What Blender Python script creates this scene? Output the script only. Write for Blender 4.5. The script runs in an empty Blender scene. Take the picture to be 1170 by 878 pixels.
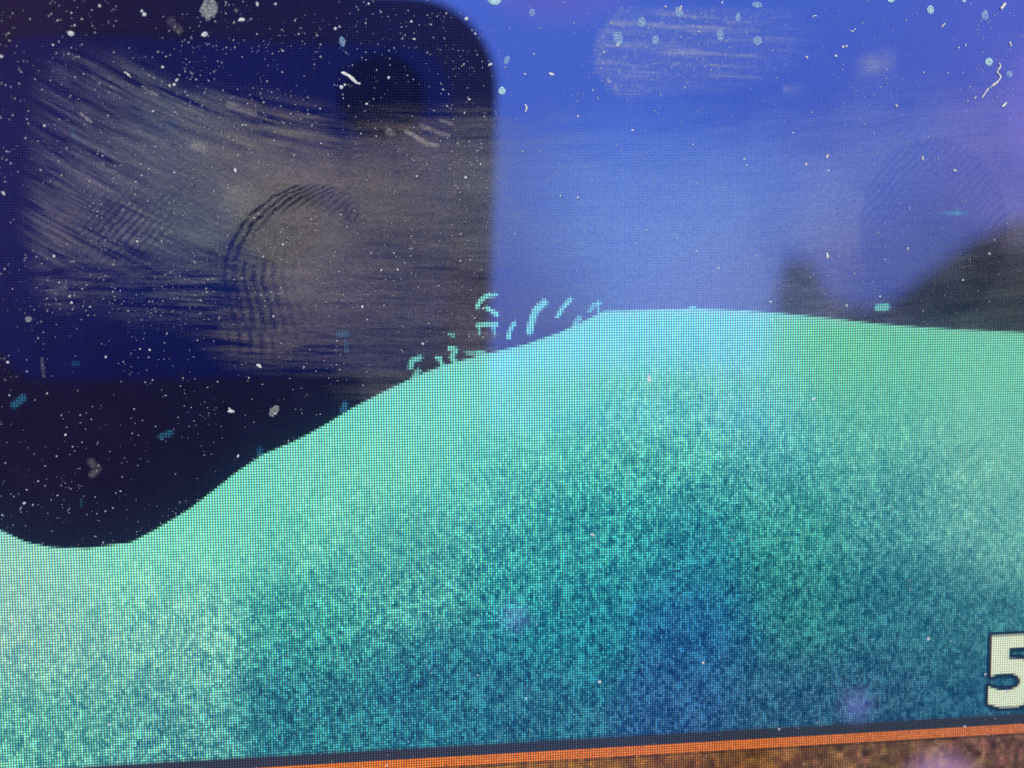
import bpy, bmesh, math, random
import numpy as np
from mathutils import Matrix, Vector

random.seed(7)
RNG = np.random.default_rng(11)
sc = bpy.context.scene
COL = sc.collection

# ------------------------------------------------------------------ camera
# Measured on the photograph (1170 px wide): focal length in px, foot of the
# screen's normal through the lens, and the size of one LCD cell.
F = 1756.0
CX, CY = 585.0, 439.0
FOOT = (320.0, 254.0)
ROLL = math.radians(0.35)
PITCH = 0.00018
DIST = 0.1062                      # lens to screen, metres
nvec = np.array([(FOOT[0]-CX)/F, -(FOOT[1]-CY)/F, -1.0]); nvec /= np.linalg.norm(nvec)
xr = np.array([math.cos(ROLL), math.sin(ROLL), 0.0])
xv = xr - nvec*xr.dot(nvec); xv /= np.linalg.norm(xv)
zv = np.cross(xv, nvec)
M = np.array([xv, nvec, zv])       # camera frame -> world
CAM = np.array([0.0, -DIST, 0.0])

cam_d = bpy.data.cameras.new("camera"); cam = bpy.data.objects.new("camera", cam_d)
COL.objects.link(cam); sc.camera = cam
cam.matrix_world = Matrix.Translation(Vector(CAM)) @ Matrix([list(r) for r in M]).to_4x4()
cam_d.sensor_width = 36.0; cam_d.lens = 36.0*F/1170.0
cam_d.clip_start = 0.004; cam_d.clip_end = 50
cam_d.dof.use_dof = True
ray0 = np.array([0, 0, -1.0])
cam_d.dof.focus_distance = float(DIST/nvec.dot(ray0))
cam_d.dof.aperture_fstop = 28.0

# ------------------------------------------------------------------ light
w = bpy.data.worlds.new("World"); sc.world = w; w.use_nodes = True
w.node_tree.nodes['Background'].inputs[0].default_value = (0.93, 0.97, 1.0, 1)
w.node_tree.nodes['Background'].inputs[1].default_value = 1.12
def area(name, loc, target, size, power, color):
    d = bpy.data.lights.new(name, 'AREA'); o = bpy.data.objects.new(name, d); COL.objects.link(o)
    o.location = loc
    o.rotation_euler = (Vector(target)-Vector(loc)).to_track_quat('-Z', 'Y').to_euler()
    d.size = size; d.energy = power; d.color = color
    return o
area("added_dust_light", (-0.9, -1.0, 1.5), (0, 0, 0), 0.25, 16.0, (1.0, 0.97, 0.93))  # added lamp, out of view, for highlights on dust, droplets and fibres
sc.view_settings.view_transform = 'Standard'; sc.view_settings.look = 'None'
sc.view_settings.exposure = 0; sc.view_settings.gamma = 1
sc.cycles.use_denoising = False
sc.cycles.max_bounces = 6; sc.cycles.transparent_max_bounces = 16
sc.cycles.sample_clamp_indirect = 4

# ------------------------------------------------------------------ helpers
def px2plane(x, y, yoff=0.0):
    """photo pixel -> (X, Z) on the screen plane"""
    x = np.asarray(x, float); y = np.asarray(y, float)
    v = np.stack([(x-CX)/F, -(y-CY)/F, -np.ones_like(x)], -1) @ M.T
    t = (DIST+yoff)/v[..., 1]
    return v[..., 0]*t, v[..., 2]*t
def plane2px(X, Z):
    v = np.stack([X, np.full_like(X, DIST), Z], -1) @ M   # world -> camera
    return CX + F*v[..., 0]/-v[..., 2], CY - F*v[..., 1]/-v[..., 2]
def lin(c):
    c = np.asarray(c, float)/255.0
    return np.where(c <= 0.04045, c/12.92, ((np.clip(c, 0, None)+0.055)/1.055)**2.4)
def field(x, y, ctrl, sig):
    """normalised gaussian blend of (px, py, values...) control points"""
    x = np.asarray(x, float); y = np.asarray(y, float)
    n = len(ctrl[0])-2
    num = np.zeros(x.shape+(n,)); den = np.zeros(x.shape)
    for c in ctrl:
        d2 = (x-c[0])**2+(y-c[1])**2
        wgt = np.exp(-d2/(2*sig*sig)) + 1e-9/(1+d2/1e5)
        num += wgt[..., None]*np.array(c[2:], float); den += wgt
    return num/den[..., None]
def vnoise(x, y, seed):
    """smooth value noise, about N(0, .5)"""
    r = np.random.default_rng(seed).standard_normal((256, 256))
    xi = np.floor(x).astype(int); yi = np.floor(y).astype(int)
    fx = x-xi; fy = y-yi
    fx = fx*fx*(3-2*fx); fy = fy*fy*(3-2*fy)
    g = lambda a, b: r[(yi+b) % 256, (xi+a) % 256]
    return (g(0,0)*(1-fx)+g(1,0)*fx)*(1-fy)+(g(0,1)*(1-fx)+g(1,1)*fx)*fy
def sstep(a, b, x):
    t = np.clip((x-a)/(b-a), 0, 1); return t*t*(3-2*t)
def mat(name):
    m = bpy.data.materials.new(name); m.use_nodes = True
    m.node_tree.nodes.clear(); return m, m.node_tree.nodes, m.node_tree.links
def tag(o, label=None, cat=None, group=None, kind=None):
    if label: o['label'] = label
    if cat: o['category'] = cat
    if group: o['group'] = group
    if kind: o['kind'] = kind
    return o
def mesh_obj(name, verts, faces, material, parent=None, smooth=False):
    me = bpy.data.meshes.new(name); me.from_pydata(verts, [], faces); me.materials.append(material)
    if smooth: me.polygons.foreach_set('use_smooth', [True]*len(me.polygons))
    o = bpy.data.objects.new(name, me); COL.objects.link(o)
    if parent: o.parent = parent
    return o
def empty(name, loc=(0, 0, 0)):
    o = bpy.data.objects.new(name, None); COL.objects.link(o); o.location = loc
    o.empty_display_size = 0.01
    return o
def quad_mesh(name, V, Fq, material, parent=None):
    """fast mesh from numpy arrays (quads)"""
    me = bpy.data.meshes.new(name)
    me.vertices.add(len(V)); me.vertices.foreach_set('co', V.astype(np.float32).ravel())
    me.loops.add(len(Fq)*4); me.loops.foreach_set('vertex_index', Fq.astype(np.int32).ravel())
    me.polygons.add(len(Fq))
    me.polygons.foreach_set('loop_start', np.arange(0, len(Fq)*4, 4, dtype=np.int32))
    me.polygons.foreach_set('loop_total', np.full(len(Fq), 4, np.int32))
    me.update(calc_edges=True); me.materials.append(material)
    o = bpy.data.objects.new(name, me); COL.objects.link(o)
    if parent: o.parent = parent
    return o
def set_attr(o, name, typ, dom, arr):
    a = o.data.attributes.new(name, typ, dom)
    a.data.foreach_set('color' if 'COLOR' in typ else 'value', arr.astype(np.float32).ravel())

# ------------------------------------------------------------------ materials
def screen_material(name, tint):
    """lit LCD cells (colour per cell, aperture between cells) under an anti-reflection coating"""
    m, N, L = mat(name)
    out = N.new('ShaderNodeOutputMaterial'); add = N.new('ShaderNodeAddShader')
    em = N.new('ShaderNodeEmission'); gl = N.new('ShaderNodeBsdfGlossy')
    gl.inputs['Color'].default_value = (*tint, 1); gl.inputs['Roughness'].default_value = 0.0
    at = N.new('ShaderNodeAttribute'); at.attribute_name = 'cell'
    geo = N.new('ShaderNodeNewGeometry'); sep = N.new('ShaderNodeSeparateXYZ')
    L.new(geo.outputs['Position'], sep.inputs[0])
    def mth(op, a, b=None):
        n = N.new('ShaderNodeMath'); n.operation = op
        for i, v in enumerate((a, b)):
            if v is None: continue
            if isinstance(v, (int, float)): n.inputs[i].default_value = v
            else: L.new(v, n.inputs[i])
        return n.outputs[0]
    u = mth('MULTIPLY', sep.outputs['X'], 2*math.pi/PITCH)
    v = mth('MULTIPLY', sep.outputs['Z'], 2*math.pi/PITCH)
    row = mth('ADD', mth('MULTIPLY', mth('COSINE', mth('ADD', v, -math.pi)), 0.52), 1.0)
    chans = []
    for k, c in enumerate((0.36, 0.5, 0.62)):
        p = mth('COSINE', mth('ADD', u, -2*math.pi*c))
        chans.append(mth('MULTIPLY', mth('ADD', mth('MULTIPLY', p, 0.70), 1.0), row))
    comb = N.new('ShaderNodeCombineXYZ')
    for k in range(3): L.new(chans[k], comb.inputs[k])
    mul = N.new('ShaderNodeVectorMath'); mul.operation = 'MULTIPLY'
    L.new(at.outputs['Color'], mul.inputs[0]); L.new(comb.outputs[0], mul.inputs[1])
    L.new(mul.outputs[0], em.inputs['Color'])
    L.new(em.outputs[0], add.inputs[0]); L.new(gl.outputs[0], add.inputs[1])
    L.new(add.outputs[0], out.inputs['Surface'])
    m.cycles.emission_sampling = 'NONE'
    return m
def simple(name, color, rough=0.6, scale=400.0, var=0.15, metal=0.0, emit=None):
    m, N, L = mat(name)
    out = N.new('ShaderNodeOutputMaterial'); b = N.new('ShaderNodeBsdfPrincipled')
    nz = N.new('ShaderNodeTexNoise'); nz.inputs['Scale'].default_value = scale
    tc = N.new('ShaderNodeTexCoord'); L.new(tc.outputs['Object'], nz.inputs['Vector'])
    rp = N.new('ShaderNodeValToRGB')
    rp.color_ramp.elements[0].position = 0.3; rp.color_ramp.elements[1].position = 0.7
    rp.color_ramp.elements[0].color = tuple(c*(1-var) for c in color)+(1,)
    rp.color_ramp.elements[1].color = tuple(min(1, c*(1+var)) for c in color)+(1,)
    L.new(nz.outputs['Fac'], rp.inputs[0]); L.new(rp.outputs[0], b.inputs['Base Color'])
    b.inputs['Roughness'].default_value = rough; b.inputs['Metallic'].default_value = metal
    if emit:
        b.inputs['Emission Color'].default_value = (*emit[:3], 1); b.inputs['Emission Strength'].default_value = emit[3]
    L.new(b.outputs[0], out.inputs['Surface'])
    return m
def film_material(name, gain=1.0):
    """greasy film: mostly clear, scatters a little light; thickness and hue per vertex, fine grain by noise"""
    m, N, L = mat(name)
    out = N.new('ShaderNodeOutputMaterial'); mix = N.new('ShaderNodeMixShader')
    tr = N.new('ShaderNodeBsdfTransparent'); df = N.new('ShaderNodeBsdfDiffuse')
    at = N.new('ShaderNodeAttribute'); at.attribute_name = 'film'
    hue = N.new('ShaderNodeAttribute'); hue.attribute_name = 'hue'
    L.new(hue.outputs['Color'], df.inputs['Color'])
    geo = N.new('ShaderNodeNewGeometry'); nz = N.new('ShaderNodeTexNoise')
    nz.inputs['Scale'].default_value = 7000; nz.inputs['Detail'].default_value = 2
    L.new(geo.outputs['Position'], nz.inputs['Vector'])
    mr = N.new('ShaderNodeMapRange'); mr.inputs[1].default_value = 0.3; mr.inputs[2].default_value = 0.7
    mr.inputs[3].default_value = 0.75*gain; mr.inputs[4].default_value = 1.25*gain
    L.new(nz.outputs['Fac'], mr.inputs[0])
    mu = N.new('ShaderNodeMath'); mu.operation = 'MULTIPLY'; mu.use_clamp = True
    L.new(at.outputs['Fac'], mu.inputs[0]); L.new(mr.outputs[0], mu.inputs[1])
    L.new(mu.outputs[0], mix.inputs[0]); L.new(tr.outputs[0], mix.inputs[1]); L.new(df.outputs[0], mix.inputs[2])
    L.new(mix.outputs[0], out.inputs['Surface'])
    return m
def speck_material(name, color, alpha=1.0, rough=0.4, var=0.25, scale=9000):
    m, N, L = mat(name)
    out = N.new('ShaderNodeOutputMaterial'); b = N.new('ShaderNodeBsdfPrincipled')
    tc = N.new('ShaderNodeNewGeometry'); nz = N.new('ShaderNodeTexNoise'); nz.inputs['Scale'].default_value = scale
    L.new(tc.outputs['Position'], nz.inputs['Vector'])
    rp = N.new('ShaderNodeValToRGB'); rp.color_ramp.elements[0].position = 0.35; rp.color_ramp.elements[1].position = 0.65
    rp.color_ramp.elements[0].color = tuple(c*(1-var) for c in color)+(1,)
    rp.color_ramp.elements[1].color = tuple(min(1, c*(1+var)) for c in color)+(1,)
    L.new(nz.outputs['Fac'], rp.inputs[0]); L.new(rp.outputs[0], b.inputs['Base Color'])
    b.inputs['Roughness'].default_value = rough
    b.inputs['Subsurface Weight'].default_value = 0.0
    if alpha < 1:
        ra = N.new('ShaderNodeMapRange'); ra.inputs[1].default_value = .35; ra.inputs[2].default_value = .65
        ra.inputs[3].default_value = alpha*.55; ra.inputs[4].default_value = min(1, alpha*1.35)
        L.new(nz.outputs['Fac'], ra.inputs[0]); L.new(ra.outputs[0], b.inputs['Alpha'])
    L.new(b.outputs[0], out.inputs['Surface'])
    return m

TINT = (0.062, 0.128, 0.58)
M_SCREEN = screen_material('lit_screen', TINT)
M_CASE = simple('matte_black_plastic', (0.03, 0.03, 0.032), 0.5)
M_FILM = film_material('finger_grease')
M_DUST = speck_material('pale_dust', (0.62, 0.63, 0.64))
M_FINE = speck_material('fine_pale_dust', (0.46, 0.46, 0.46))
M_FIBRE = speck_material('pale_lint', (0.86, 0.80, 0.70), rough=0.35)
M_DROP = speck_material('dried_droplet_blue', (0.52, 0.90, 1.0), alpha=0.75, rough=0.3)  # cyan of the screen light caught in droplets, painted as base colour
M_DROPF = speck_material('dried_droplet_faint', (0.42, 0.66, 1.0), alpha=0.42, rough=0.4)  # blue likewise stands for screen light, weaker
M_FLAKE = speck_material('grey_flake', (0.42, 0.44, 0.42), alpha=0.5, rough=0.5)

# ------------------------------------------------------------------ monitor
monitor = empty('monitor', (0.065, 0.02, -0.14))
tag(monitor, 'lit monitor screen filling the picture, teal slope under dark blue sky, dusty and smeared', 'monitor')
INV = Matrix.Translation((-0.065, -0.02, 0.14))
def in_monitor(o): o.parent = monitor; o.matrix_parent_inverse = INV; return o

HILL = np.array([(-900,470),(-400,520),(-150,560),(0,606),(30,620),(60,626),(100,627),(150,620),(175,607),(215,583),(250,556),(270,540),
 (300,520),(335,505),(355,495),(376,483),(400,468),(440,447),(480,428),(510,417),(550,406),(600,394),(640,380),(665,368),(690,356),
 (750,354),(800,353),(850,355),(900,359),(950,364),(1000,370),(1050,374),(1100,377),(1170,380),(1300,392),(1700,450),(2500,560)], float)
def hill(x): return np.interp(x, HILL[:, 0], HILL[:, 1])

SKY = [(20,40,34,28,62),(150,40,22,20,58),(300,60,20,22,74),(480,60,16,26,86),(50,180,34,32,82),(250,180,20,26,80),(450,150,14,26,84),
 (50,300,28,28,78),(200,300,14,28,84),(400,300,24,28,60),(530,330,26,26,50),(50,430,20,20,62),(200,400,14,22,86),(350,420,12,24,88),
 (170,465,8,8,26),(250,465,6,8,24),(320,465,7,10,30),(60,530,16,14,34),(150,530,12,14,38),(250,520,8,18,44),(100,590,12,14,34),(20,590,10,12,30),(340,490,6,26,60),
 (430,420,12,28,60),(520,390,26,24,48),(650,60,18,30,60),(650,250,44,66,112),(720,200,36,54,96),(650,360,34,28,56),(850,60,16,26,62),(850,250,44,62,104),(760,300,54,74,118),
 (1000,100,30,26,56),(1000,300,44,40,78),(1150,100,50,28,50),(1150,250,48,28,44),(930,340,26,32,34),(1100,340,30,38,36),(750,340,64,74,112),(850,340,66,76,108)]  # right middle brightened: room light scattered by the grease, painted into the cells
TEAL = [(20,690,146,206,186),(60,650,136,226,190),(70,720,120,198,176),(60,830,92,182,162),(150,640,122,228,188),(250,600,112,222,186),(200,720,118,206,180),(200,830,84,168,160),  # far left includes a mirrored whitish glow painted into the slope colour
 (350,600,108,218,184),(350,700,62,165,155),(350,820,44,128,142),(400,520,112,222,186),(450,650,78,180,166),(500,800,38,120,142),(480,460,112,224,190),
 (560,450,116,226,196),(560,550,92,206,184),(600,630,56,164,160),(650,720,34,132,146),(620,810,42,108,134),(700,500,88,202,180),(640,400,118,226,200),
 (700,375,120,224,196),(750,450,112,218,190),(780,520,74,182,168),(700,600,50,160,158),(800,620,40,136,152),(800,720,34,102,150),(780,810,44,92,140),
 (850,385,124,224,204),(850,440,112,212,198),(880,520,84,184,182),(900,600,56,152,146),(920,700,48,132,136),(900,800,48,98,132),
 (950,400,104,208,158),(1000,400,106,206,158),(1000,480,92,192,166),(1020,580,74,160,160),(1020,700,46,116,138),(1000,800,46,92,124),
 (1120,420,108,206,162),(1120,520,108,194,170),(1140,600,98,180,168),(1100,700,58,124,140),(1110,800,40,92,122)]
DARKN = [(60,640,.04),(60,740,.16),(60,840,.30),(250,600,.03),(200,720,.22),(250,840,.34),(350,620,.10),(350,700,.38),(350,820,.42),(450,540,.05),(450,640,.24),
 (450,760,.42),(560,470,.03),(580,580,.24),(600,680,.40),(600,800,.42),(700,420,.02),(740,500,.22),(760,600,.40),(780,760,.42),(880,400,.02),(870,480,.16),
 (880,600,.34),(900,760,.38),(1000,420,.03),(1000,520,.16),(1020,620,.28),(1020,760,.34),(1140,420,.03),(1140,560,.10),(1120,660,.22),(1120,780,.32)]
# strokes of broken lit marks along the ridge: (points, width, brightness)
MARKS = [(((545,351),(549,344),(556,338),(566,337)),5,.85),(((556,352),(561,355),(568,360)),5,.95),(((546,372),(556,371),(567,371)),5,.8),
 (((548,382),(547,374)),4,.6),(((565,382),(564,374)),4,.6),(((581,386),(583,377),(588,369)),5,.8),(((605,379),(608,366),(612,355),(622,346)),8,.85),
 (((637,362),(643,352),(652,342)),5,.8),(((674,356),(679,348),(685,347)),5,.5),(((657,370),(662,364)),6,.6),(((684,360),(683,346)),4,.5),
 (((469,420),(470,413),(480,409)),6,.75),(((474,430),(478,424)),6,.7),(((499,409),(503,410),(505,418)),5,.85),(((514,398),(521,400),(516,408),(520,414)),6,.8),
 (((533,403),(541,404)),5,.45),(((546,404),(552,404),(551,412)),6,.85),(((514,382),(518,383)),5,.5),(((388,382),(396,382)),8,.35),(((394,390),(396,401)),5,.25),
 (((16,463),(26,455)),8,.5),(((184,499),(195,495)),7,.4),(((297,519),(297,514)),6,.4),(((392,470),(394,462)),7,.6),(((84,416),(88,416)),6,.2),(((1003,352),(1013,351)),8,.6),
 (((80,145),(88,160)),5,.16),(((193,142),(198,148)),6,.16),(((93,572),(93,577)),5,.18),(((790,351),(794,351)),4,.7)]
FIVE = np.array([(1133,727),(1184,724.5),(1184,739.5),(1153,740.5),(1152.5,753),(1166,753),(1178,757),(1186,767),(1187.5,778),(1186,790),(1178,801),(1163,807.5),
 (1142,808.5),(1129,804),(1129.5,785),(1140,788.5),(1153,789),(1163,785),(1166,778.5),(1163,772),(1156,769.5),(1145,769.5),(1138,771),(1132,773)], float)
def in_poly(x, y, P):
    r = np.zeros(x.shape, bool); j = len(P)-1
    for i in range(len(P)):
        a, b = P[i], P[j]
        c = ((a[1] > y) != (b[1] > y)) & (x < (b[0]-a[0])*(y-a[1])/(b[1]-a[1]+1e-12)+a[0])
        r ^= c; j = i
    return r
def seg_d(x, y, a, b):
    ax, ay = a; bx, by = b; dx, dy = bx-ax, by-ay
    t = np.clip(((x-ax)*dx+(y-ay)*dy)/(dx*dx+dy*dy), 0, 1)
    return np.hypot(x-ax-t*dx, y-ay-t*dy)
# straight lines of the frame below the picture, as rows of LCD cells
Z_OR = float(px2plane(700, 854.0)[1])             # top of the orange line
row_or = math.floor(Z_OR/PITCH)
def screen_cells(X, Z, fine=True):
    """colour (linear) and owner of each cell centre"""
    px, py = plane2px(X, Z)
    px = np.clip(px, -800, 2400); py = np.clip(py, -1500, 2400)
    shp = X.shape
    col = lin(np.clip(field(px, py, SKY, 55), 0, 255))
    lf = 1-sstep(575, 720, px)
    dk = 1-lf*(.38+.27*sstep(300, 470, py))  # cells painted darker where the phone is mirrored
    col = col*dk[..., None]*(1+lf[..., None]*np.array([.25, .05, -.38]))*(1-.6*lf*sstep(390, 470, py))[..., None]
    col = col + ((px < 640)*.004*sstep(640, 520, px)*(.5+.5*sstep(260, 0, px)))[..., None]*np.array([1, .35, .5])  # purple warmth of the mirrored phone rim, painted into the cells
    own = np.zeros(shp, int)
    hy = hill(px)
    # haze of light just above the slope
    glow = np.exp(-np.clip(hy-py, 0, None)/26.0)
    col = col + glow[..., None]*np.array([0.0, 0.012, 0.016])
    # slope
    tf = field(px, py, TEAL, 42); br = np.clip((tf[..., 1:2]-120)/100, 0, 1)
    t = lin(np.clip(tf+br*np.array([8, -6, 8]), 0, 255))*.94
    t[..., 2] *= 1-.08*sstep(430, 560, py); a = field(px, py, DARKN, 55)[..., 0]
    a = np.where(py > hy, np.clip(a-.02, .004, 1), .01)
    if fine:
        ci, cj = X/PITCH, Z/PITCH
        n = 0.75*RNG.standard_normal(shp) + .95*vnoise(ci/1.15+.10*cj, cj/1.9, 3) + .30*vnoise(ci/2.9-.22*cj, cj/3.8, 4) + .22*vnoise(ci/9, cj/10, 5)
        n = n*1.0 - .05
        amp = a[..., None]*np.array([1.8, 1.05, .70])
        t = t*np.exp(np.clip(amp*n[..., None], -2.2, .55))
        t *= (1+.03*RNG.standard_normal(shp))[..., None]
    # bluish light that the room adds there is not part of the picture
    room = sstep(575, 600, px)*(1-sstep(870, 905, px))*(1-sstep(400, 500, py))
    t = np.clip(t - room[..., None]*np.array([.02, .045, .15]), 0.004, None)
    cov = sstep(-1.6, 1.6, py-hy)
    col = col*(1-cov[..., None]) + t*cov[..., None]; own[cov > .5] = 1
    if fine:
        for pts, wd, br in MARKS:
            wd = wd*.82
            d = np.min([seg_d(px, py, pts[i], pts[i+1]) for i in range(len(pts)-1)], 0)
            k = (1-sstep(wd*.35, wd*.85, d))*br*(own == 0)*(.6 if br <= .6 and pts[0][0] < 460 else 1)
            k = k*(.75+.25*RNG.random(shp))
            col = col*(1-k[..., None]) + k[..., None]*lin([58, 150, 190] if br <= .6 and pts[0][0] < 460 else [120, 228, 208])
    # digit
    d5 = np.min([seg_d(px, py, FIVE[i-1], FIVE[i]) for i in range(len(FIVE))], 0)
    ins = in_poly(px, py, FIVE); sd = np.where(ins, -d5, d5)
    k = 1-sstep(3.2, 6.5, sd); col = col*(1-k[..., None]) + k[..., None]*lin([24, 46, 66])
    k = 1-sstep(-1.2, 1.2, sd); col = col*(1-k[..., None]) + k[..., None]*lin([208, 218, 190])
    own[sd < 5.0] = 5
    # lines and ground
    rj = np.floor(Z/PITCH+1e-6)
    dark = (rj < row_or+4) & (rj >= row_or); half = (rj == row_or+4)
    col[half] = .5*col[half]+.5*lin([46, 58, 76])
    col[dark] = (lin([50, 56, 64])*(1-sstep(500, 1100, px)[..., None]*.0))[dark]; own[dark] = 2
    org = (rj < row_or) & (rj >= row_or-4)
    oc = lin(field(px, py, [(100,870,208,114,30),(500,862,206,112,30),(800,850,198,106,42),(1140,836,188,106,60)], 160))
    if fine: oc = oc*(1+.10*RNG.standard_normal(shp))[..., None]
    col[org] = oc[org]; own[org] = 3
    grd = rj < row_or-4
    gc = lin(field(px, py, [(400,880,130,82,22),(650,872,132,88,14),(780,872,122,80,30),(850,870,118,76,38),(1000,862,110,80,50),(1150,850,106,80,50),(1150,876,106,70,66)], 70))
    if fine:
        g = vnoise(X/PITCH/2.1, Z/PITCH/2.6, 8)+.8*vnoise(X/PITCH/7, Z/PITCH/3.5, 9)+.4*RNG.standard_normal(shp)
        gc = gc*np.exp(np.clip(.33*g, -1.2, .9))[..., None]*(1+.25*vnoise(X/PITCH/5, Z/PITCH/4, 10)[..., None]*np.array([0, .3, -.2]))
    gc *= np.where(rj == row_or-5, .62, 1.0)[..., None]
    col[grd] = np.clip(gc, 0, 1)[grd]; own[grd] = 4
    return np.clip(col, 0, 1.2), own

OWN = ['sky_picture', 'slope_picture', 'dark_border_line', 'orange_border_line', 'ground_picture', 'digit']
PLAB = {0: 'dark navy sky area with broken teal marks', 1: 'glowing teal slope fading into dark blue speckle', 2: 'thin slate line above the orange one',
        3: 'thin orange line', 4: 'golden brown speckled area under the orange line', 5: 'cream numeral 5 with dark outline'}
# extent of the detailed cells
corners = [px2plane(x, y) for x, y in ((0, 0), (1170, 0), (0, 878), (1170, 878))]
x0 = min(c[0] for c in corners)-.012; x1 = max(c[0] for c in corners)+.012
z0 = min(c[1] for c in corners)-.010; z1 = max(c[1] for c in corners)+.010
K = 32
i0, i1 = math.floor(x0/PITCH/K)*K, math.ceil(x1/PITCH/K)*K
j0, j1 = math.floor(z0/PITCH/K)*K, math.ceil(z1/PITCH/K)*K
I, J = np.meshgrid(np.arange(i0, i1), np.arange(j0, j1))
cellsF = (I.ravel(), J.ravel(), 1)
# the rest of the panel, coarser cells
I0, I1 = math.floor(-.2/PITCH/K)*K, math.ceil(.33/PITCH/K)*K
J0, J1 = math.floor(-.13/PITCH/K)*K, math.ceil(.17/PITCH/K)*K
I, J = np.meshgrid(np.arange(I0, I1, K), np.arange(J0, J1, K))
keep = ~((I >= i0) & (I < i1) & (J >= j0) & (J < j1))
cellsC = (I[keep], J[keep], K)
VV, CC, OO = [], [], []
for (ii, jj, k) in (cellsF, cellsC):
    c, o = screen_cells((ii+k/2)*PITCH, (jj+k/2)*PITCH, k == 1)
    q = np.stack([np.stack([(ii+a*k)*PITCH, np.zeros(len(ii)), (jj+b*k)*PITCH], -1) for a, b in ((0,0),(1,0),(1,1),(0,1))], 1)
    VV.append(q); CC.append(c); OO.append(o)
VV = np.concatenate(VV); CC = np.concatenate(CC); OO = np.concatenate(OO)
for k, nm in enumerate(OWN):
    s = OO == k
    V = VV[s].reshape(-1, 3)
    key = np.round(V[:, [0, 2]]/PITCH).astype(np.int64); key = key[:, 0]*100000+key[:, 1]
    _, idx, inv = np.unique(key, return_index=True, return_inverse=True)
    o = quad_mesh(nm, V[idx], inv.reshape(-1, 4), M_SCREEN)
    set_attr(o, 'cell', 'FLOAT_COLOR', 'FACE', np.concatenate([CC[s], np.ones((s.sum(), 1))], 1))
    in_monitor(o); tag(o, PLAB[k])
# housing
def rounded_frame(name, xa, xb, za, zb, wd, ya, yb, r, m):
    def ring(g, rr, y):
        pts = []
        for cx, cz, a0 in ((xb+g-rr, zb+g-rr, 0), (xa-g+rr, zb+g-rr, 90), (xa-g+rr, za-g+rr, 180), (xb+g-rr, za-g+rr, 270)):
            for s in range(7):
                a = math.radians(a0+s*15); pts.append((cx+rr*math.cos(a), y, cz+rr*math.sin(a)))
        return pts
    rings = [ring(0, .0002, yb), ring(0, .0002, ya+.0005), ring(.0005, .0007, ya), ring(wd-.001, r, ya), ring(wd, r+.001, ya+.001), ring(wd, r+.001, yb)]
    n = 28; V = [p for rg in rings for p in rg]
    Fc = [(a*n+i, a*n+(i+1) % n, (a+1)*n+(i+1) % n, (a+1)*n+i) for a in range(5) for i in range(n)]
    return mesh_obj(name, V, Fc, m)
PX0, PX1, PZ0, PZ1 = I0*PITCH, I1*PITCH, J0*PITCH, J1*PITCH
in_monitor(rounded_frame('bezel', PX0, PX1, PZ0, PZ1, .009, -.0015, .004, .004, M_CASE))
bm = bmesh.new()
bmesh.ops.create_cube(bm, size=1, matrix=Matrix.Translation(((PX0+PX1)/2, .015, (PZ0+PZ1)/2)) @ Matrix.Diagonal((PX1-PX0+.017, .022, PZ1-PZ0+.017, 1)))
bmesh.ops.bevel(bm, geom=bm.edges[:], offset=.004, segments=3, affect='EDGES')
me = bpy.data.meshes.new('back_cover'); bm.to_mesh(me); bm.free(); me.materials.append(M_CASE)
o = bpy.data.objects.new('back_cover', me); COL.objects.link(o); in_monitor(o)
# a stand outside the frame
bm = bmesh.new()
bmesh.ops.create_cube(bm, size=1, matrix=Matrix.Translation((.065, .06, -.10)) @ Matrix.Diagonal((.07, .02, .25, 1)))
bmesh.ops.create_cube(bm, size=1, matrix=Matrix.Translation((.065, .055, -.221)) @ Matrix.Diagonal((.22, .17, .012, 1)))
bmesh.ops.create_cube(bm, size=1, matrix=Matrix.Translation((.065, .039, 0)) @ Matrix.Diagonal((.06, .026, .06, 1)))
me = bpy.data.meshes.new('stand'); bm.to_mesh(me); bm.free(); me.materials.append(M_CASE)
o = bpy.data.objects.new('stand', me); COL.objects.link(o); in_monitor(o)

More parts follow.
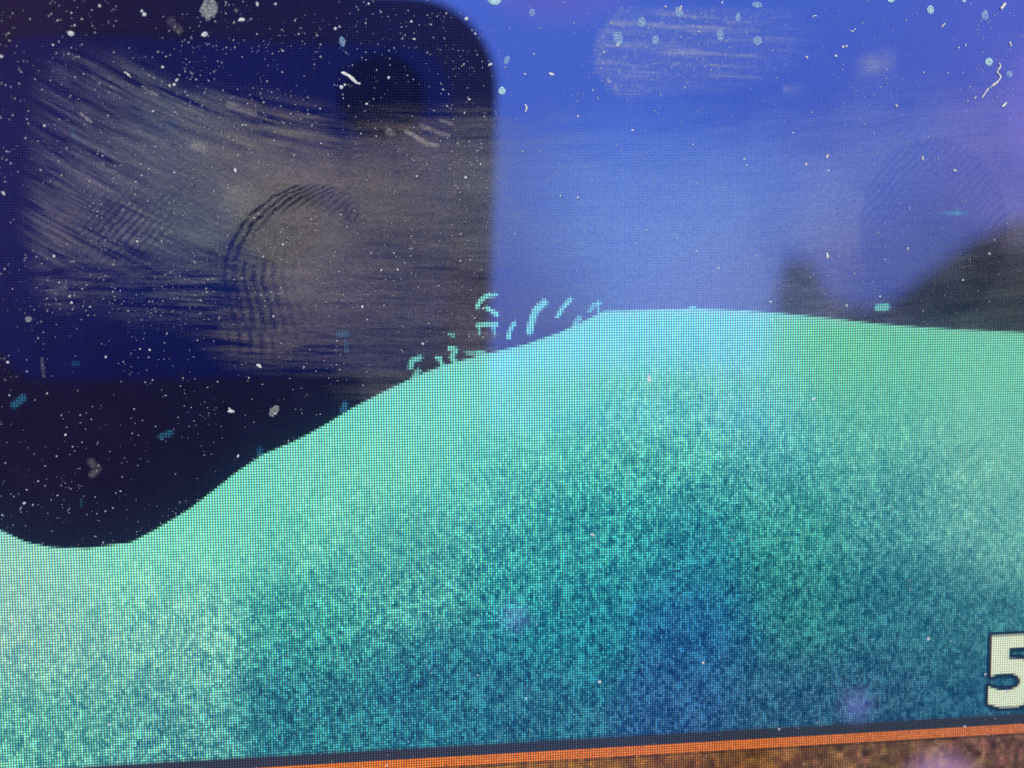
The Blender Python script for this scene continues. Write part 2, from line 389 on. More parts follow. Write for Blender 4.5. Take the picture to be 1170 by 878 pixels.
# ------------------------------------------------------------------ the phone whose back the glass mirrors
def mirror_hit(px, py, dist_cam):
    """point on the plane camera-z = dist_cam (behind the lens) seen by reflection at a photo pixel, in camera axes"""
    v = M @ np.array([(px-CX)/F, -(py-CY)/F, -1.0])
    t = DIST/v[1]; P = CAM+v*t
    v2 = v*np.array([1, -1, 1])
    zc = M[:, 2]
    s = (dist_cam-(P-CAM).dot(zc))/v2.dot(zc)
    Q = P+v2*s-CAM
    return np.array([Q.dot(M[:, 0]), Q.dot(M[:, 1])])
BACK = 0.0012
right = mirror_hit(568, 200, BACK)[0]; top = mirror_hit(300, -12, BACK)[1]; left = mirror_hit(-84, 200, BACK)[0]
print('phone', right, top, left)
phone = empty('phone'); phone.matrix_world = cam.matrix_world
tag(phone, 'dark phone with rounded corners and a round black lens, seen mirrored in the screen', 'phone')
def slab(name, xa, xb, ya, yb, za, zb, r, m, parent, bev=.0008):
    n = 12; pts = []
    for cx, cy, a0 in ((xb-r, yb-r, 0), (xa+r, yb-r, 90), (xa+r, ya+r, 180), (xb-r, ya+r, 270)):
        for s in range(n+1):
            a = math.radians(a0+90*s/n); pts.append((cx, cy, math.cos(a), math.sin(a)))
    rings = []
    for z, g in ((za, -bev), (za+bev*.3, -bev*.3), (za+bev, 0), (zb-bev, 0), (zb, -bev)):
        rings.append([(cx+(r+g)*c, cy+(r+g)*s, z) for cx, cy, c, s in pts])
    k = len(pts); V = [p for rg in rings for p in rg]
    Fc = [(a*k+i, a*k+(i+1) % k, (a+1)*k+(i+1) % k, (a+1)*k+i) for a in range(len(rings)-1) for i in range(k)]
    Fc.append(list(range(k))[::-1]); Fc.append([(len(rings)-1)*k+i for i in range(k)])
    return mesh_obj(name, V, Fc, m, parent)
M_RIM = simple('phone_case_mauve', (0.34, 0.13, 0.065), 0.5, 300)
M_BACK = simple('phone_back_navy', (0.10, 0.115, 0.15), 0.55, 300)
M_LENS = simple('lens_black', (0.004, 0.004, 0.004), 0.2, 300)
slab('case', left, right, top-.146, top, BACK+.0004, BACK+.0095, .0125, M_RIM, phone)
pbot = mirror_hit(240, 432, BACK)[1]
slab('back_panel', left+.0075, right-.0068, pbot, top-.0068, BACK, BACK+.003, .007, M_BACK, phone, .0003)
lc = mirror_hit(437, 112, BACK-.0005)
def disc(name, c, r, za, zb, m):
    n = 40; V = [(c[0]+rr*math.cos(2*math.pi*i/n), c[1]+rr*math.sin(2*math.pi*i/n), z) for rr, z in ((r*.55, za+.0004), (r*.62, za), (r, za), (r, zb)) for i in range(n)]
    Fc = [(a*n+i, a*n+(i+1) % n, (a+1)*n+(i+1) % n, (a+1)*n+i) for a in range(3) for i in range(n)]
    Fc.append(list(range(n))[::-1])
    return mesh_obj(name, V, Fc, m, phone)
disc('lens', lc, .0058, BACK-.0008, BACK+.0005, M_LENS)
o = disc('lens', (0, 0), .0058, BACK-.0006, BACK+.0005, M_LENS)

# ------------------------------------------------------------------ the room behind the phone (wall, plus shapes added for its blurred reflection)
def room_pt(px, py, depth):
    """point at world y = -depth seen by reflection at a photo pixel"""
    v = M @ np.array([(px-CX)/F, -(py-CY)/F, -1.0])
    t = DIST/v[1]; P = CAM+v*t
    s = depth/v[1]
    return P[0]+v[0]*s, P[2]+v[2]*s
M_WALL = simple('wall_paint', (0.86, 0.88, 0.90), 0.9, 3, .05)
M_GREY = simple('mid_grey', (0.34, 0.34, 0.36), 0.9, 9, .15)
M_DARK = simple('near_black', (0.012, 0.022, 0.016), 0.9, 9, .2)
M_BROWN = simple('dark_brown', (0.05, 0.04, 0.035), 0.6, 9, .2)
WD = 1.5
mesh_obj('wall', [(-4, -WD, -1.2), (4, -WD, -1.2), (4, -WD, 2.2), (-4, -WD, 2.2)], [(0, 1, 2, 3)], M_WALL)['kind'] = 'structure'
def prism(name, outline, ya, yb, m, parent=None):
    n = len(outline); V = [(x, ya, z) for x, z in outline]+[(x, yb, z) for x, z in outline]
    Fc = [tuple(range(n)), tuple(range(2*n-1, n-1, -1))]+[(i, i+n, (i+1) % n+n, (i+1) % n) for i in range(n)]
    return mesh_obj(name, V, Fc, m, parent)
def outline(pts, depth, base):
    P = [room_pt(x, y, depth) for x, y in pts]
    return P+[(P[-1][0], base), (P[0][0], base)]
o = prism('dark_standin', outline([(890,400),(894,335),(902,306),(915,294),(930,304),(944,336),(985,356),(1030,344),(1080,306),(1120,276),(1170,252),(1260,244),(1420,250)], 1.2, -1.2), -1.2, -1.22, M_DARK)  # added stand-in for an unidentified dark thing mirrored at the right
tag(o, 'added dark stand-in shape mirrored faintly at the right edge of the screen', 'dark_standin')
o = prism('low_dark_block', outline([(-300,512),(400,510),(700,508),(890,505),(1500,490)], 1.3, -1.2), -1.3, -1.46, M_BROWN)  # dark block added so the mirrored room falls off downwards
tag(o, 'low dark block added behind the phone to dim the reflection in the teal slope', 'low_dark_block')
o = prism('mid_grey_block', outline([(500,440),(700,428),(886,425)], 1.41, -1.0), -1.405, -1.455, M_GREY)  # grey step added to grade the reflection between wall and dark block
tag(o, 'grey block added above the low dark one to half dim the reflection', 'added_block')
def globe(px, py, r, depth, emit, label):  # glowing balls added to give the pink and rosy tints in the reflection
    x, z = room_pt(px, py, depth)
    bm = bmesh.new(); bmesh.ops.create_uvsphere(bm, u_segments=24, v_segments=14, radius=r)
    me = bpy.data.meshes.new('glow_ball'); bm.to_mesh(me); bm.free()
    me.materials.append(simple('added_glow', (.3, .2, .2), .4, 9, .05, emit=emit))
    o = bpy.data.objects.new('glow_ball', me); COL.objects.link(o); o.location = (x, -depth, z)
    tag(o, label, 'lamp'); return o  # each one is an added glowing ball, not a lamp of the room
globe(1072, 908, .040, 1.2, (1, .26, .10, 2.6), 'added pink glowing ball mirrored below the orange line at the lower right')
globe(978, 806, .013, 1.2, (1, .2, .16, .9), 'small added pink glowing ball mirrored above the orange line, left of the numeral')
globe(588, 706, .010, 1.2, (1, .25, .22, .8), 'dim added pink glowing ball mirrored low in the middle of the teal slope beside the phone edge')
globe(640, -112, .10, 1.2, (1, .60, .62, 1.15), 'wide added rosy glowing ball mirrored at the top edge right of the phone')
globe(1290, 120, .105, 1.2, (1, .58, .60, 1.1), 'added rosy glowing ball mirrored at the upper right edge of the screen')

# ------------------------------------------------------------------ grease films on the glass
G = 0.00003
def slope_integral(x):
    xs = np.array([-100, 0, 200, 300, 380, 470, 600, 800, 1300.]); sl = np.array([.60, .58, .46, .28, .13, .02, -.04, -.10, -.14])
    X = np.linspace(-100, 1300, 1401); S = np.interp(X, xs, sl); C = np.concatenate([[0], np.cumsum((S[1:]+S[:-1])/2)])
    return np.interp(x, X, C)
ENV = [(30,60,.02),(60,105,.12),(90,85,.28),(140,95,.30),(100,130,.30),(60,160,.16),(110,165,.34),(60,200,.18),(180,130,.42),(180,170,.62),(240,140,.55),(280,150,.60),(330,165,.62),
 (240,190,.95),(200,200,.8),(150,200,.6),(110,215,.55),(80,215,.45),(300,200,1.0),(360,200,.95),(420,185,.8),(480,190,.75),(540,190,.8),(80,258,.50),(60,255,.5),(110,235,.15),
 (130,265,.45),(160,250,.6),(200,250,.75),(230,270,.75),(300,260,.9),(360,270,.85),(430,260,.72),(500,260,.70),(550,260,.72),(60,310,.14),(100,310,.16),(150,300,.18),(200,300,.28),(240,300,.35),
 (150,340,.12),(200,340,.16),(240,330,.18),(290,320,.55),(340,320,.75),(400,320,.78),(460,320,.72),(540,320,.70),(300,350,.5),(280,372,.62),(255,372,.35),(300,390,.55),(340,375,.72),(400,370,.72),(460,360,.70),(540,370,.68),
 (230,380,.03),(280,415,.03),(340,405,.22),(390,395,.35),(430,400,.50),(400,430,.18),(450,425,.42),(500,395,.58),(560,395,.62),(120,380,.02),(30,380,.02),(300,440,.0),(180,420,0),
 (350,145,.35),(400,150,.1),(440,140,.06),(460,158,.5),(520,150,.45),(560,155,.5),(620,165,.35),(620,140,.10),(700,165,.28),(620,200,.45),(700,210,.55),(800,180,.42),(800,145,.12),(700,130,.03),
 (700,280,.68),(620,300,.62),(800,240,.68),(800,300,.72),(700,340,.72),(860,330,.7),(900,200,.55),(900,150,.30),(900,120,.06),(980,130,.30),(950,250,.68),(940,330,.5),(1000,180,.50),(1060,110,.30),(1010,110,.2),
 (1080,150,.45),(1140,110,.36),(1160,70,.25),(1160,180,.42),(1130,220,.45),(1050,250,.42),(1020,290,.45),(1080,290,.45),(1130,300,.20),(1160,340,.28),(1060,340,.20),(1000,340,.26),(915,335,.30),(1150,260,.55),
 (600,100,0),(500,100,0),(400,100,0),(300,90,.0),(220,80,.02),(300,125,.25),(800,90,0),(950,90,0),(1050,60,.03),(900,400,.5),(1100,420,.5),(700,400,.5),(1150,520,.5),(1000,520,.1),(600,450,.1),(800,500,.1)]
ENV0 = [(x, y, 0.) for x in (-60, -20, 15) for y in range(0, 620, 40)]+[(x, y, 0.) for y in (-20, 15, 45) for x in range(20, 640, 35)]+[(x, y, 0.) for y in (440, 475, 510, 550, 590) for x in range(20, 400, 35)]+[(x, y, 0.) for y in (-20, 20, 55, 85) for x in range(640, 1180, 40)]+[(x, 75, 0.) for x in range(220, 620, 35)]+[(x, 102, 0.) for x in range(290, 620, 30)]+[(x, 405, 0.) for x in range(30, 270, 30)]
XC = np.array([(205,352),(215,334),(225,312),(240,292),(258,276),(280,264),(300,257),(320,256),(345,262),(370,268),(400,280)], float)
def film_field(x, y):
    x = np.asarray(x, float)
    D = field(x, y, ENV+ENV0, 19)[..., 0]
    D = D*(1-sstep(-2, 14, y-hill(x)))
    def wipes(t, s, k):
        return .5*vnoise(s/110, t/7, 21+k) + .75*vnoise(s/55, t/3.6, 22+k) + .6*vnoise(s/22, t/1.9, 23+k) + .4*vnoise(s/14, t/1.25, 24+k)
    D = D*(1-.30*sstep(330, 470, x)*(1-sstep(560, 640, x))*sstep(170, 330, y))
    wn = sstep(285, 320, y)*(1-sstep(540, 700, x))
    n = (1-wn)*wipes(y-slope_integral(x), x, 0) + wn*wipes(y-.03*x, x, 100)
    edge = 4*D*(1-D); lowD = sstep(0, .5, D)
    amp = np.where(x > 570, .035, .085+.03*sstep(330, 180, x))+.24*(1-lowD)
    # ragged, streaky borders: the film breaks up where it is thin
    Dn = D*np.clip(1+amp*n, .05, 2.2)
    brk = .15*(1-.55*sstep(330, 430, x))*n*sstep(.02, .2, D)*(1-sstep(.45, .8, D))*np.where(x > 570, .3, 1)
    Dn = np.clip(Dn+brk, 0, 1.4)
    Dn *= 1+np.where(x > 570, .07, .12)*vnoise(x/55, y/40, 30)+.10*vnoise(x/4, y/2.2, 35)
    # print left of the lens: dark gaps between ridges
    k = (x-np.interp(y, XC[:, 0], XC[:, 1]))/11.2
    wob = .10*vnoise(x/6, y/6, 31)
    ph = np.abs((k+wob)-np.round(k+wob))
    line = 1-sstep(.13, .36, ph)
    r = np.hypot((x-352)/1.0, (y-318)/1.02)
    band = sstep(108, 103, r)*sstep(72, 88, r)*(k > -.5)*(1-.5*sstep(3, 6, k))
    band = np.where(y > 300, sstep(-.5, 0, k)*sstep(9.5, 2.5, k)*(1-sstep(360, 405, y))*.75, band)
    band *= (x < 410)*sstep(205, 214, y)
    beads = .65+.35*np.clip(vnoise(x/3.3, y/3.3, 32)+.6, 0, 1)
    Dn *= 1-.92*line*band*beads
    halo = np.exp(-((r-92)/15)**2)*(x < 400)*(y < 300)*sstep(205, 215, y)
    Dn *= 1-.22*halo
    # print at far left: bright slanted ridges
    k2 = (x-(100+(285-y)*.92))/10.5+.12*vnoise(x/8, y/8, 33)
    b2 = np.exp(-(((x-140)/42)**2+((y-262)/38)**2))
    Dn *= 1+.75*b2*np.cos(2*np.pi*k2)*beads
    b2b = np.exp(-(((x-178)/28)**2+((y-226)/12)**2))
    Dn *= 1-.6*b2b*(1-sstep(.12, .34, np.abs(k2-np.round(k2))))*beads
    # lobed lower edge of the palm mark
    b3 = np.exp(-(((x-285)/36)**2+((y-388)/20)**2))
    Dn *= 1-.6*b3*(1-sstep(.1, .32, np.abs(x/13-np.round(x/13))))
    # faint print at the right
    r3 = np.hypot((x-1066)/84, (y-262)/104)
    in3 = sstep(1.04, .97, r3)
    k3 = (x*.74+y*.67)/7.5+.2*vnoise(x/14, y/14, 34)
    Dn *= 1-in3*(.26+.16*np.cos(2*np.pi*k3)*sstep(.2, .8, r3)*(1-.8*sstep(235, 285, y)))
    return np.clip(Dn, 0, 1.5)
HUE = [(200,140,150,158,160),(280,170,164,156,140),(340,230,160,152,148),(440,260,152,152,138),(430,190,172,156,134),(540,220,156,152,148),(540,350,156,150,158),(420,340,158,150,152),(320,370,168,156,144),
 (100,240,164,158,160),(60,150,150,152,166),(230,270,150,160,152),(620,250,168,208,250),(800,250,170,208,250),(850,330,180,196,240),(1000,200,176,198,250),(1000,330,190,190,216),(1150,350,150,162,148),(1080,320,150,164,168),(1150,200,200,190,240),(560,250,152,154,152)]  # bluer right of the phone edge: reflected room light painted into the film
def film_object(name, x0, y0, x1, y1, step, fn, inside=None, hue=None, split=None, y=-G, thresh=.012):
    """a film lying on the glass: dense mesh over a rectangle of the screen, faces kept where there is film"""
    (xa, za), (xb, zb), (xc, zc), (xd, zd) = [tuple(map(float, px2plane(a, b))) for a, b in ((x0, y0), (x1, y0), (x1, y1), (x0, y1))]
    s = step*5.9e-5
    X, Z = np.meshgrid(np.arange(min(xa, xd), max(xb, xc), s), np.arange(min(zc, zd), max(za, zb), s))
    px, py = plane2px(X, Z)
    D = fn(px, py)
    h, wd = X.shape
    idx = np.arange(h*wd).reshape(h, wd)
    q = np.stack([idx[:-1, :-1], idx[:-1, 1:], idx[1:, 1:], idx[1:, :-1]], -1).reshape(-1, 4)
    V = np.stack([X, np.full_like(X, y), Z], -1).reshape(-1, 3); Df = D.ravel()
    pf, qf = px.ravel(), py.ravel()
    keep = Df[q].max(1) > thresh
    fx, fy = pf[q[:, 0]], qf[q[:, 0]]
    Hf = field(pf, qf, HUE if hue is None else hue, 45)
    if hue is None: Hf = Hf+(1-sstep(556, 580, pf))[:, None]*np.array([3, 1, -1])
    Hf = lin(Hf)
    outs = []
    owners = np.zeros(len(q), int) if split is None else split(fx, fy)
    for k in range(owners.max()+1):
        qq = q[keep & (owners == k)]
        if len(qq) == 0: outs.append(None); continue
        u, inv = np.unique(qq, return_inverse=True)
        o = quad_mesh(name[k] if isinstance(name, (list, tuple)) else name, V[u], inv.reshape(-1, 4), M_FILM)
        set_attr(o, 'film', 'FLOAT', 'POINT', Df[u])
        set_attr(o, 'hue', 'FLOAT_COLOR', 'POINT', np.concatenate([np.clip(Hf[u], 0, 1), np.ones((len(u), 1))], 1))
        outs.append(o)
    return outs
FILM = 0.34
def split_main(x, y):
    r = np.zeros(x.shape, int)
    r[(x > 568)] = 1
    r[(np.hypot((x-340)/88, (y-308)/102) < 1) & (x < 412)] = 2
    r[np.hypot((x-145)/60, (y-258)/52) < 1] = 3
    r[np.hypot((x-1066)/84, (y-262)/104) < 1] = 4
    return r
objs = film_object(['grease_smear', 'grease_smear', 'fingerprint', 'fingerprint', 'fingerprint'], -60, -30, 1240, 600, 1.35, lambda x, y: film_field(x, y)*np.where(x < 568, .37, .36), split=split_main)
tag(objs[0], 'broad grey brown smear of finger grease streaked across the dark phone reflection', 'smear')
tag(objs[1], 'wide thin pale blue grease smear over the blue sky right of the phone', 'smear')
tag(objs[2], 'curved fingerprint with dark beaded ridges in the middle of the grey smear', 'fingerprint')
tag(objs[3], 'small fingerprint with slanted pale ridges near the left edge', 'fingerprint')
tag(objs[4], 'faint purple fingerprint oval at the right above the dark reflection', 'fingerprint')
BLU = [(0, 0, 205, 210, 224)]
def scuff(x, y):
    e = sstep(0, 16, x-(672+.011*(y-62)**2))*sstep(4, 14, y)*(1-sstep(90, 132, y+.14*(x-700)))*(1-sstep(820, 960, x))
    n = .8*vnoise(x/60, (y-.05*x)/4.2, 41)+.5*vnoise(x/22, (y-.05*x)/2, 42)
    edge = np.exp(-((x-(676+.011*(y-62)**2))/13)**2)
    sp = np.clip(vnoise(x/2.6, y/2.6, 43)-.35, 0, 2)
    return np.clip(e*(.05+.12*np.clip(n, 0, 2)+.05*edge+.24*sp*(.45+edge)), 0, .5)
o, = film_object('scuff_mark', 655, -10, 980, 145, 1.3, scuff, hue=BLU, thresh=.01)
tag(o, 'pale rounded scuff of fine horizontal streaks at the top, right of the phone', 'scuff')
def patch(x, y):
    e = np.exp(-np.abs((x-1001+.15*(y-75))/21)**3.2)*np.exp(-np.abs((y-75+.15*(x-1000))/16)**2.6)
    e = e*(1+.25*vnoise(x/9, y/7, 46))
    return np.clip(e*(.14+.02*vnoise(x/12, y/1.8, 44)), 0, 1)
o, = film_object('smudge', 965, 45, 1040, 108, 1.4, patch, hue=BLU)
tag(o, 'soft pale square smudge in the upper right of the blue sky', 'smudge')
def patch2(x, y):
    a = (x-893); e = sstep(0, 3, a)*np.exp(-np.clip(a, 0, None)/10)*np.exp(-((y-102-.05*a)/(3+.25*np.clip(a, 0, 30)))**2)
    return e*(.30+.05*vnoise(x/8, y/1.5, 45))
o, = film_object('smudge', 886, 88, 935, 116, 1.2, patch2, hue=BLU)
tag(o, 'tiny comet shaped smudge left of the soft square one', 'smudge')
def streak(x, y):
    e = np.exp(-((x-1090)/15)**2)*np.exp(-((y-244)/2.2)**2)+.6*np.exp(-((x-1093)/4)**2)*np.exp(-((y-241)/4)**2)
    return .38*e
o, = film_object('smudge', 1055, 230, 1130, 258, 1.2, streak, hue=[(0, 0, 130, 220, 240)])
tag(o, 'narrow pale cyan streak above the dark reflection at the right', 'smudge')
def rub(pts, wd, amp, seed):
    def f(x, y):
        d = np.min([seg_d(x, y, pts[i], pts[i+1]) for i in range(len(pts)-1)], 0)
        return amp*(1-sstep(wd*.3, wd, d))*(.6+.5*np.clip(vnoise(x/5, y/1.8, seed)+.4, 0, 2))
    return f
RUBS = [(((464,150),(478,158),(488,164),(499,167)), 3.4, .30, 'slanting pale rub mark right under the round lens reflection'),
 (((482,144),(496,150),(512,155)), 3.6, .20, 'short pale rub mark beside the slanting one, nearer the phone edge'),
 (((444,150),(448,153)), 6, .18, 'dull pale blot directly beneath the lens reflection'),
 (((504,138),(516,142)), 3, .16, 'faint short rub mark near the right edge of the phone reflection'),
 (((222,166),(232,170)), 8, .22, 'dotted pale blot on the upper part of the grey smear'),
 (((92,130),(104,139)), 2.4, .30, 'thin pale scratch near the left edge above the small fingerprint'),
 (((165,101),(180,109)), 2.4, .22, 'thin pale scratch at the upper rim of the grey smear'),
 (((262,120),(290,130)), 6, .20, 'pale ragged blot at the upper rim of the grey smear'),
 (((195,25),(205,35)), 7, .08, 'faint speckled patch at the top left'),
 (((60,332),(74,330)), 6, .10, 'faint hooked grease mark low at the left'),
 (((104,528),(112,536),(106,542)), 6, .12, 'dull brown dried blot in the lower left of the dark area'),
 (((48,410),(50,430)), 2.5, .14, 'thin upright grease mark low at the left')]
for i, (pts, wd, amp, lab) in enumerate(RUBS):
    xs = [p[0] for p in pts]; ys = [p[1] for p in pts]
    o, = film_object('rub_mark', min(xs)-wd-3, min(ys)-wd-3, max(xs)+wd+3, max(ys)+wd+3, 1.1, rub(pts, wd, amp, 60+i), hue=[(0, 0, 200, 190, 180)], y=-G*1.5)
    tag(o, lab, 'rub mark')

# ------------------------------------------------------------------ dust, flakes, droplets, fibres
SC = 6.05e-5                       # metres of screen per photo pixel
def ico(sub):
    bm = bmesh.new(); bmesh.ops.create_icosphere(bm, subdivisions=sub, radius=1.0)
    V = np.array([v.co[:] for v in bm.verts]); Fc = np.array([[v.index for v in f.verts] for f in bm.faces]); bm.free()
    return V, Fc
IV1, IF1 = ico(1); IV2, IF2 = ico(2)
DY = -2.2*G
def grain_mesh(name, seed, elong, m):
    r = np.random.default_rng(seed)
    V = IV2*(1+.22*vnoise(IV2[:, 0]*1.6+seed, IV2[:, 2]*1.6+IV2[:, 1], seed)[:, None])
    V = V*np.array([elong, .75, 1.0])
    me = bpy.data.meshes.new(name); me.from_pydata(V.tolist(), [], IF2.tolist()); me.materials.append(m)
    return me
GR = [grain_mesh('dust_grain', 70+i, e, M_DUST) for i, e in enumerate((1.0, 1.2, 1.6, 1.0, 2.1, 1.3))]
def put(me, px, py, r, rot=None, flat=1.0, label=None, cat=None, group=None, name='dust_grain'):
    X, Z = px2plane(px, py)
    o = bpy.data.objects.new(name, me); COL.objects.link(o)
    o.location = (float(X), DY-r*SC*.35*flat, float(Z))
    o.rotation_euler = (0, RNG.uniform(0, 6.28) if rot is None else rot, 0)
    o.scale = (r*SC, r*SC*flat, r*SC)
    tag(o, label, cat, group); return o
NAMED = [(81,39,3.1),(114,7,1.8),(165,17,2.8),(162,13,1.6),(199,97,2.2),(194,98,1.6),(202,92,1.5),(186,77,2.0),(234,40,3.0),(276,23,2.6),(51,144,1.9),(294,5,1.7),(315,5,1.6),
 (383,33,2.3),(388,31,1.6),(390,100,2.8),(394,97,1.8),(444,89,2.0),(419,119,1.7),(532,203,2.1),(630,85,2.2),(660,133,1.6),(742,435,3.4),(741,431,2.2),(930,456,2.4),(685,779,2.4),
 (803,757,2.0),(1060,730,2.3),(677,611,2.0),(601,798,1.6),(296,418,2.4),(264,470,2.6),(262,467,1.6),(75,497,1.8),(28,575,2.0),(2,65,2.2),(4,221,1.8),(9,414,1.9),(62,293,1.6),
 (82,346,1.8),(121,408,1.6),(269,195,1.9),(157,276,1.8),(1114,112,1.2),(1095,55,1.1),(945,179,1.9),(921,188,1.9),(850,182,1.5),(853,189,1.4),(1091,195,1.8),(1054,181,1.6),
 (963,54,1.8),(967,53,1.7),(955,64,1.6),(1055,83,1.3),(1103,52,1.2),(483,393,1.7),(640,224,1.4),(660,226,1.3),(774,272,1.3),(880,345,1.4),(1100,320,1.5),(1011,297,1.2),
 (967,349,1.4),(1130,290,1.3),(470,25,1.7),(533,22,2.1),(543,39,1.6),(560,74,1.8),(610,62,1.2),(706,52,2.0),(760,8,1.3),(690,60,1.6),(1102,830,1.7),(890,833,1.4)]
DUSTLAB = 'small pale grain of dust on the screen, one of the coarse scattered ones'
GLAB = {(81,39):'large round pale grain alone in the top left corner area', (165,17):'bright pale grain at the top, left of the grey angular flake', (234,40):'pale grain just under the grey angular flake',
 (742,435):'largest white grain, alone on the upper middle of the bright teal slope', (930,456):'pale speck alone on the right half of the bright teal slope', (685,779):'white grain low in the dark blue speckle near the bottom middle',
 (803,757):'pale grain low in the blue speckle, right of the one at bottom middle', (1060,730):'pale grain in the dark teal speckle left of the numeral', (532,203):'yellowish bright grain in the smear beside the right phone edge',
 (630,85):'white grain in the open blue sky between phone edge and scuff', (296,418):'bright double grain in the dark area under the curved fingerprint', (264,470):'round pale grain in the black patch above the slope',
 (199,97):'brightest grain in a small cluster above the grey smear', (390,100):'bright grain right under the thick white fibre', (963,54):'elongated bright grain high in the blue sky above the soft smudge'}
for x, y, r in NAMED:
    lab = GLAB.get((x, y))
    put(random.choice(GR), x, y, r*.72, flat=.6, label=lab or DUSTLAB, cat='dust grain', group='coarse dust grains on the screen')
# density of dust over the picture
def dens(x, y):
    d = np.where((x < 568), 1.0, .36)
    d = np.where((x > 640) & (x < 860) & (y < 130), .75, d)
    d = np.where(x > 1115, .95*np.clip(1.2-y/330, .3, 1.2), d)
    d = np.where((x < 568) & (y > 360), .55, d)
    d = np.where(y > hill(x), .07+.10*(y > 700), d)
    return d*np.clip(1+.75*vnoise(x/38, y/38, 51)+.4*vnoise(x/12, y/12, 52), .1, 3)
def scatter(n, seed):
    r = np.random.default_rng(seed); out = []
    while len(out) < n:
        x = r.uniform(-90, 1260, 4000); y = r.uniform(-70, 950, 4000)
        k = r.uniform(0, 2.6, 4000) < dens(x, y); out += list(zip(x[k], y[k]))
    return np.array(out[:n])
for x, y in scatter(150, 91):
    put(random.choice(GR), x, y, float(np.clip(RNG.lognormal(.0, .28), .6, 1.7))*.70, flat=.6, label=DUSTLAB, cat='dust grain', group='coarse dust grains on the screen')
P = scatter(5200, 92)
R = np.clip(np.random.default_rng(93).lognormal(-.95, .40, len(P)), .2, .85)
Xp, Zp = px2plane(P[:, 0], P[:, 1])
r_ = np.random.default_rng(94); an = r_.uniform(0, np.pi, len(P)); el = r_.uniform(1, 1.9, len(P))
Vb = IV1[None]*np.array([1, .5, 1])
Vx = Vb[..., 0]*el[:, None]; Vz = np.repeat(Vb[..., 2], len(P), 0)
V3 = np.stack([Vx*np.cos(an)[:, None]-Vz*np.sin(an)[:, None], np.repeat(Vb[..., 1], len(P), 0), Vx*np.sin(an)[:, None]+Vz*np.cos(an)[:, None]], -1)*(R*SC)[:, None, None]
V3 += np.stack([Xp, np.full(len(P), DY), Zp], -1)[:, None, :]
F3 = (IF1[None]+(np.arange(len(P))*len(IV1))[:, None, None]).reshape(-1, 3)
me = bpy.data.meshes.new('fine_dust'); me.from_pydata(V3.reshape(-1, 3).tolist(), [], F3.tolist()); me.materials.append(M_FINE)
o = bpy.data.objects.new('fine_dust', me); COL.objects.link(o)
tag(o, 'fine pale dust sprinkled all over the dark part of the screen', 'dust', kind='stuff')

def droplet(px, py, rx, ry, rot, m, label, rim=.55, name='dried_droplet', cat='droplet', ang=0):
    n, prof = 22, [(0, .35), (.35, .32), (.62, .42), (.82, rim+.25), (.94, rim*.8), (1.0, 0)]
    r = np.random.default_rng(int(px*7+py)); k = 1+.07*r.standard_normal(n) if not ang else 1+.09*r.standard_normal(n)
    k = (k+np.roll(k, 1)+np.roll(k, -1))/3 if not ang else k
    hgt = .30*min(rx, ry)
    V = [(0, -prof[0][1]*hgt, 0)]
    for p, h in prof[1:]:
        V += [(rx*p*k[i]*math.cos(2*math.pi*i/n), -h*hgt, ry*p*k[i]*math.sin(2*math.pi*i/n)) for i in range(n)]
    Fc = [(0, 1+i, 1+(i+1) % n) for i in range(n)]
    for a in range(len(prof)-2):
        b = 1+a*n; Fc += [(b+i, b+n+i, b+n+(i+1) % n, b+(i+1) % n) for i in range(n)]
    o = mesh_obj(name, [(a*SC, b*SC, c*SC) for a, b, c in V], Fc, m, smooth=True)
    X, Z = px2plane(px, py); o.location = (float(X), -1.8*G, float(Z)); o.rotation_euler = (0, rot, 0)
    tag(o, label, cat, None); return o
for args in [
 (565,-2,8.5,8,0,M_DROP,'largest bright cyan dried droplet, cut by the top edge beside the phone corner'),
 (573.5,104,4,4.4,0,M_DROP,'small cyan droplet just right of the phone reflection edge'),
 (579,69,3,5,.3,M_DROPF,'faint upright oval droplet above the small cyan one by the phone edge'),
 (608,15,3.4,4.2,.2,M_DROPF,'small pale ring shaped droplet near the top, right of the phone corner'),
 (706,45,5.5,8,-.3,M_DROPF,'tall faint blue dried droplet on the left part of the pale scuff'),
 (733,26,5,5.2,0,M_DROPF,'ring shaped droplet upper middle of the pale scuff'),
 (776,14,5,6,0,M_DROPF,'pale blue droplet with a bright tick, at the top of the scuff'),
 (749,46,4.5,5,0,M_DROPF,'very faint flower shaped droplet right of the tall one'),
 (823,41,4.5,6,0,M_DROPF,'pale frayed droplet right of the scuff middle'),
 (843,20,3,5,0,M_DROPF,'small upright oval droplet right of the scuff, near the top'),
 (865,6,6.5,3.6,.1,M_DROPF,'flat wide droplet close to the top edge, centre right'),
 (865,47,5.2,5.8,0,M_DROPF,'blocky blue droplet at the right end of the scuff'),
 (1018,0,4.6,3.6,0,M_DROP,'bright cyan droplet cut by the top edge in the upper right'),
 (1063,11.5,4.4,4.8,0,M_DROP,'round cyan droplet with bright spots near the top right'),
 (1101,0,3,3,0,M_DROP,'tiny cyan droplet on the top edge, upper right'),
 (1125,18,4.4,6.6,-.1,M_DROPF,'tall faint blue droplet near the top right corner'),
 (1130,71,4.8,4.8,0,M_DROP,'bright cyan ring shaped droplet beside the squiggly fibre'),
 (1153,85,4,4,0,M_DROPF,'plain blue round droplet right of the squiggly fibre'),
 (391,48,3.2,5.6,-.2,M_DROPF,'pale leaf shaped droplet inside the phone reflection, upper left of the lens'),
 ]: droplet(*args)
droplet(239,11,10,11,.4,M_FLAKE,'large grey angular flake near the top in the phone reflection', name='flake', cat='flake', ang=1)
droplet(33,365,3.5,3.5,.4,M_FLAKE,'small dull flake low at the far left', name='flake', cat='flake', ang=1)
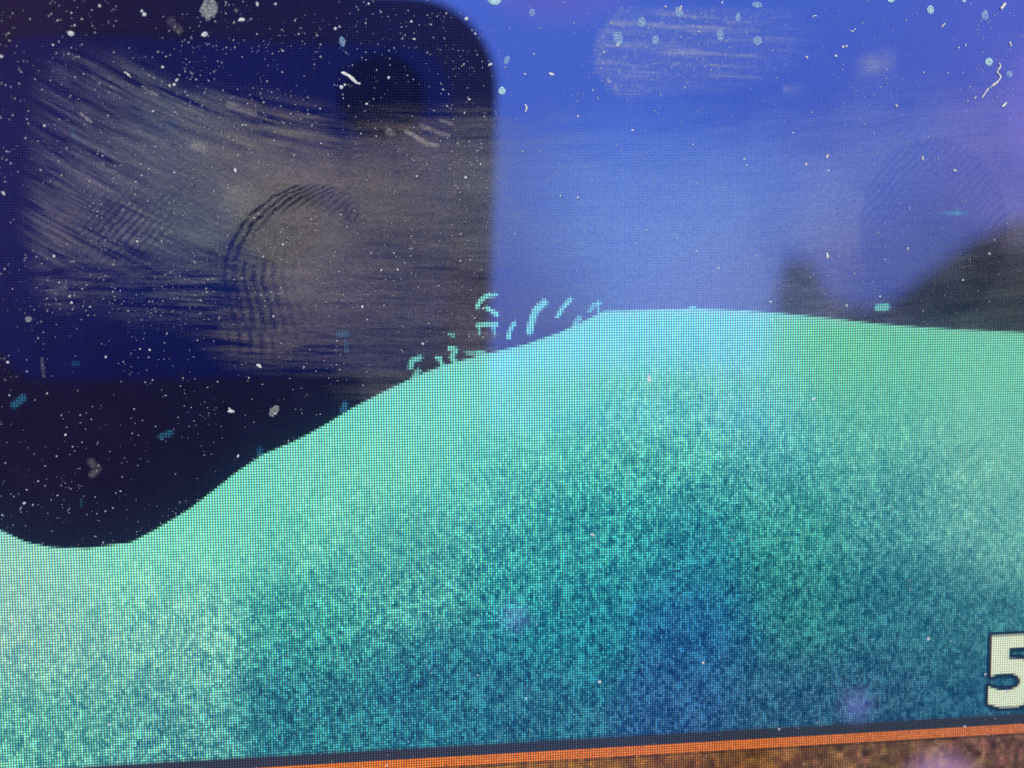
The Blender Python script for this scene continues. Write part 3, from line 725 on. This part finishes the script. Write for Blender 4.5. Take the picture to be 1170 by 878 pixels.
droplet(313,470,4.5,7,.6,M_FLAKE,'dull grey flake just above the slope edge', name='flake', cat='flake', ang=1)

def fibre(pts, rad, label, bulge=.35):
    """tapering lumpy thread lying on the glass; pts in photo pixels"""
    P = np.array(pts, float); t = np.linspace(0, 1, len(P)); tt = np.linspace(0, 1, max(10, 5*len(P)))
    # smooth through the points
    Q = np.stack([np.interp(tt, t, P[:, 0]), np.interp(tt, t, P[:, 1])], -1)
    for _ in range(2): Q[1:-1] = (Q[:-2]+2*Q[1:-1]+Q[2:])/4
    X, Z = px2plane(Q[:, 0], Q[:, 1]); n = 7; V = []; Fc = []
    for i in range(len(Q)):
        a = max(i-1, 0); b = min(i+1, len(Q)-1); d = np.array([X[b]-X[a], Z[b]-Z[a]]); d /= np.linalg.norm(d)+1e-12
        r = rad*SC*(1+bulge*vnoise(np.array(i/2.3), np.array(P[0, 0]), 77))*(.45+.55*math.sin(math.pi*(.12+.76*tt[i])))
        for k in range(n):
            c, s = math.cos(2*math.pi*k/n), math.sin(2*math.pi*k/n)
            V.append((X[i]-d[1]*c*r, DY-r*.8+s*r, Z[i]+d[0]*c*r))
        if i: Fc += [((i-1)*n+k, (i-1)*n+(k+1) % n, i*n+(k+1) % n, i*n+k) for k in range(n)]
    Fc += [tuple(range(n))[::-1], tuple((len(Q)-1)*n+k for k in range(n))]
    o = mesh_obj('lint_fibre', [tuple(map(float, v)) for v in V], Fc, M_FIBRE, smooth=True)
    return tag(o, label, 'fibre')
fibre([(1141,72),(1143,76),(1140,80),(1138.5,83),(1142,86),(1143,89),(1139,94),(1134,98),(1128,102),(1126.5,105),(1124,108.5),(1121.5,111.5)], 1.0, 'long squiggly white fibre near the right edge, beside a cyan droplet')
fibre([(390,83),(395,85),(400,88),(404,92),(408,95.5),(411.5,96)], 1.7, 'thick white fibre left of the round lens reflection')
fibre([(1149,117.5),(1147,120),(1144.5,122.5)], 1.3, 'short bright curl of lint below the squiggly fibre')
fibre([(599.5,119.5),(601.5,122),(601.5,125),(600,128)], 1.0, 'tiny crescent of lint right of the phone edge')
fibre([(1148,4),(1146,7),(1143,10.5)], 1.5, 'short thick white fibre in the top right corner')
fibre([(778.5,7),(777,10),(776,13)], .9, 'short white tick of lint on a droplet at the top')
fibre([(944.5,289),(945,292),(945,296)], 1.0, 'short upright fibre just above the dark reflection')
fibre([(1079,27.5),(1077,29.5),(1075,31)], 1.1, 'tiny slanted white fibre in the upper right, left of the tall droplet')
fibre([(1153,48),(1154,50.5),(1155,53)], .8, 'tiny hooked fibre above the squiggly one')
fibre([(142,82.5),(146,85),(150,89)], .9, 'short pale fibre at the upper rim of the grey smear')
fibre([(971,35),(974,36.5),(977,33)], .5, 'hair thin pale thread high in the blue sky')
fibre([(928,20),(930,18.2),(933,18.5)], .5, 'hair thin hooked thread high in the blue sky, right of the scuff')
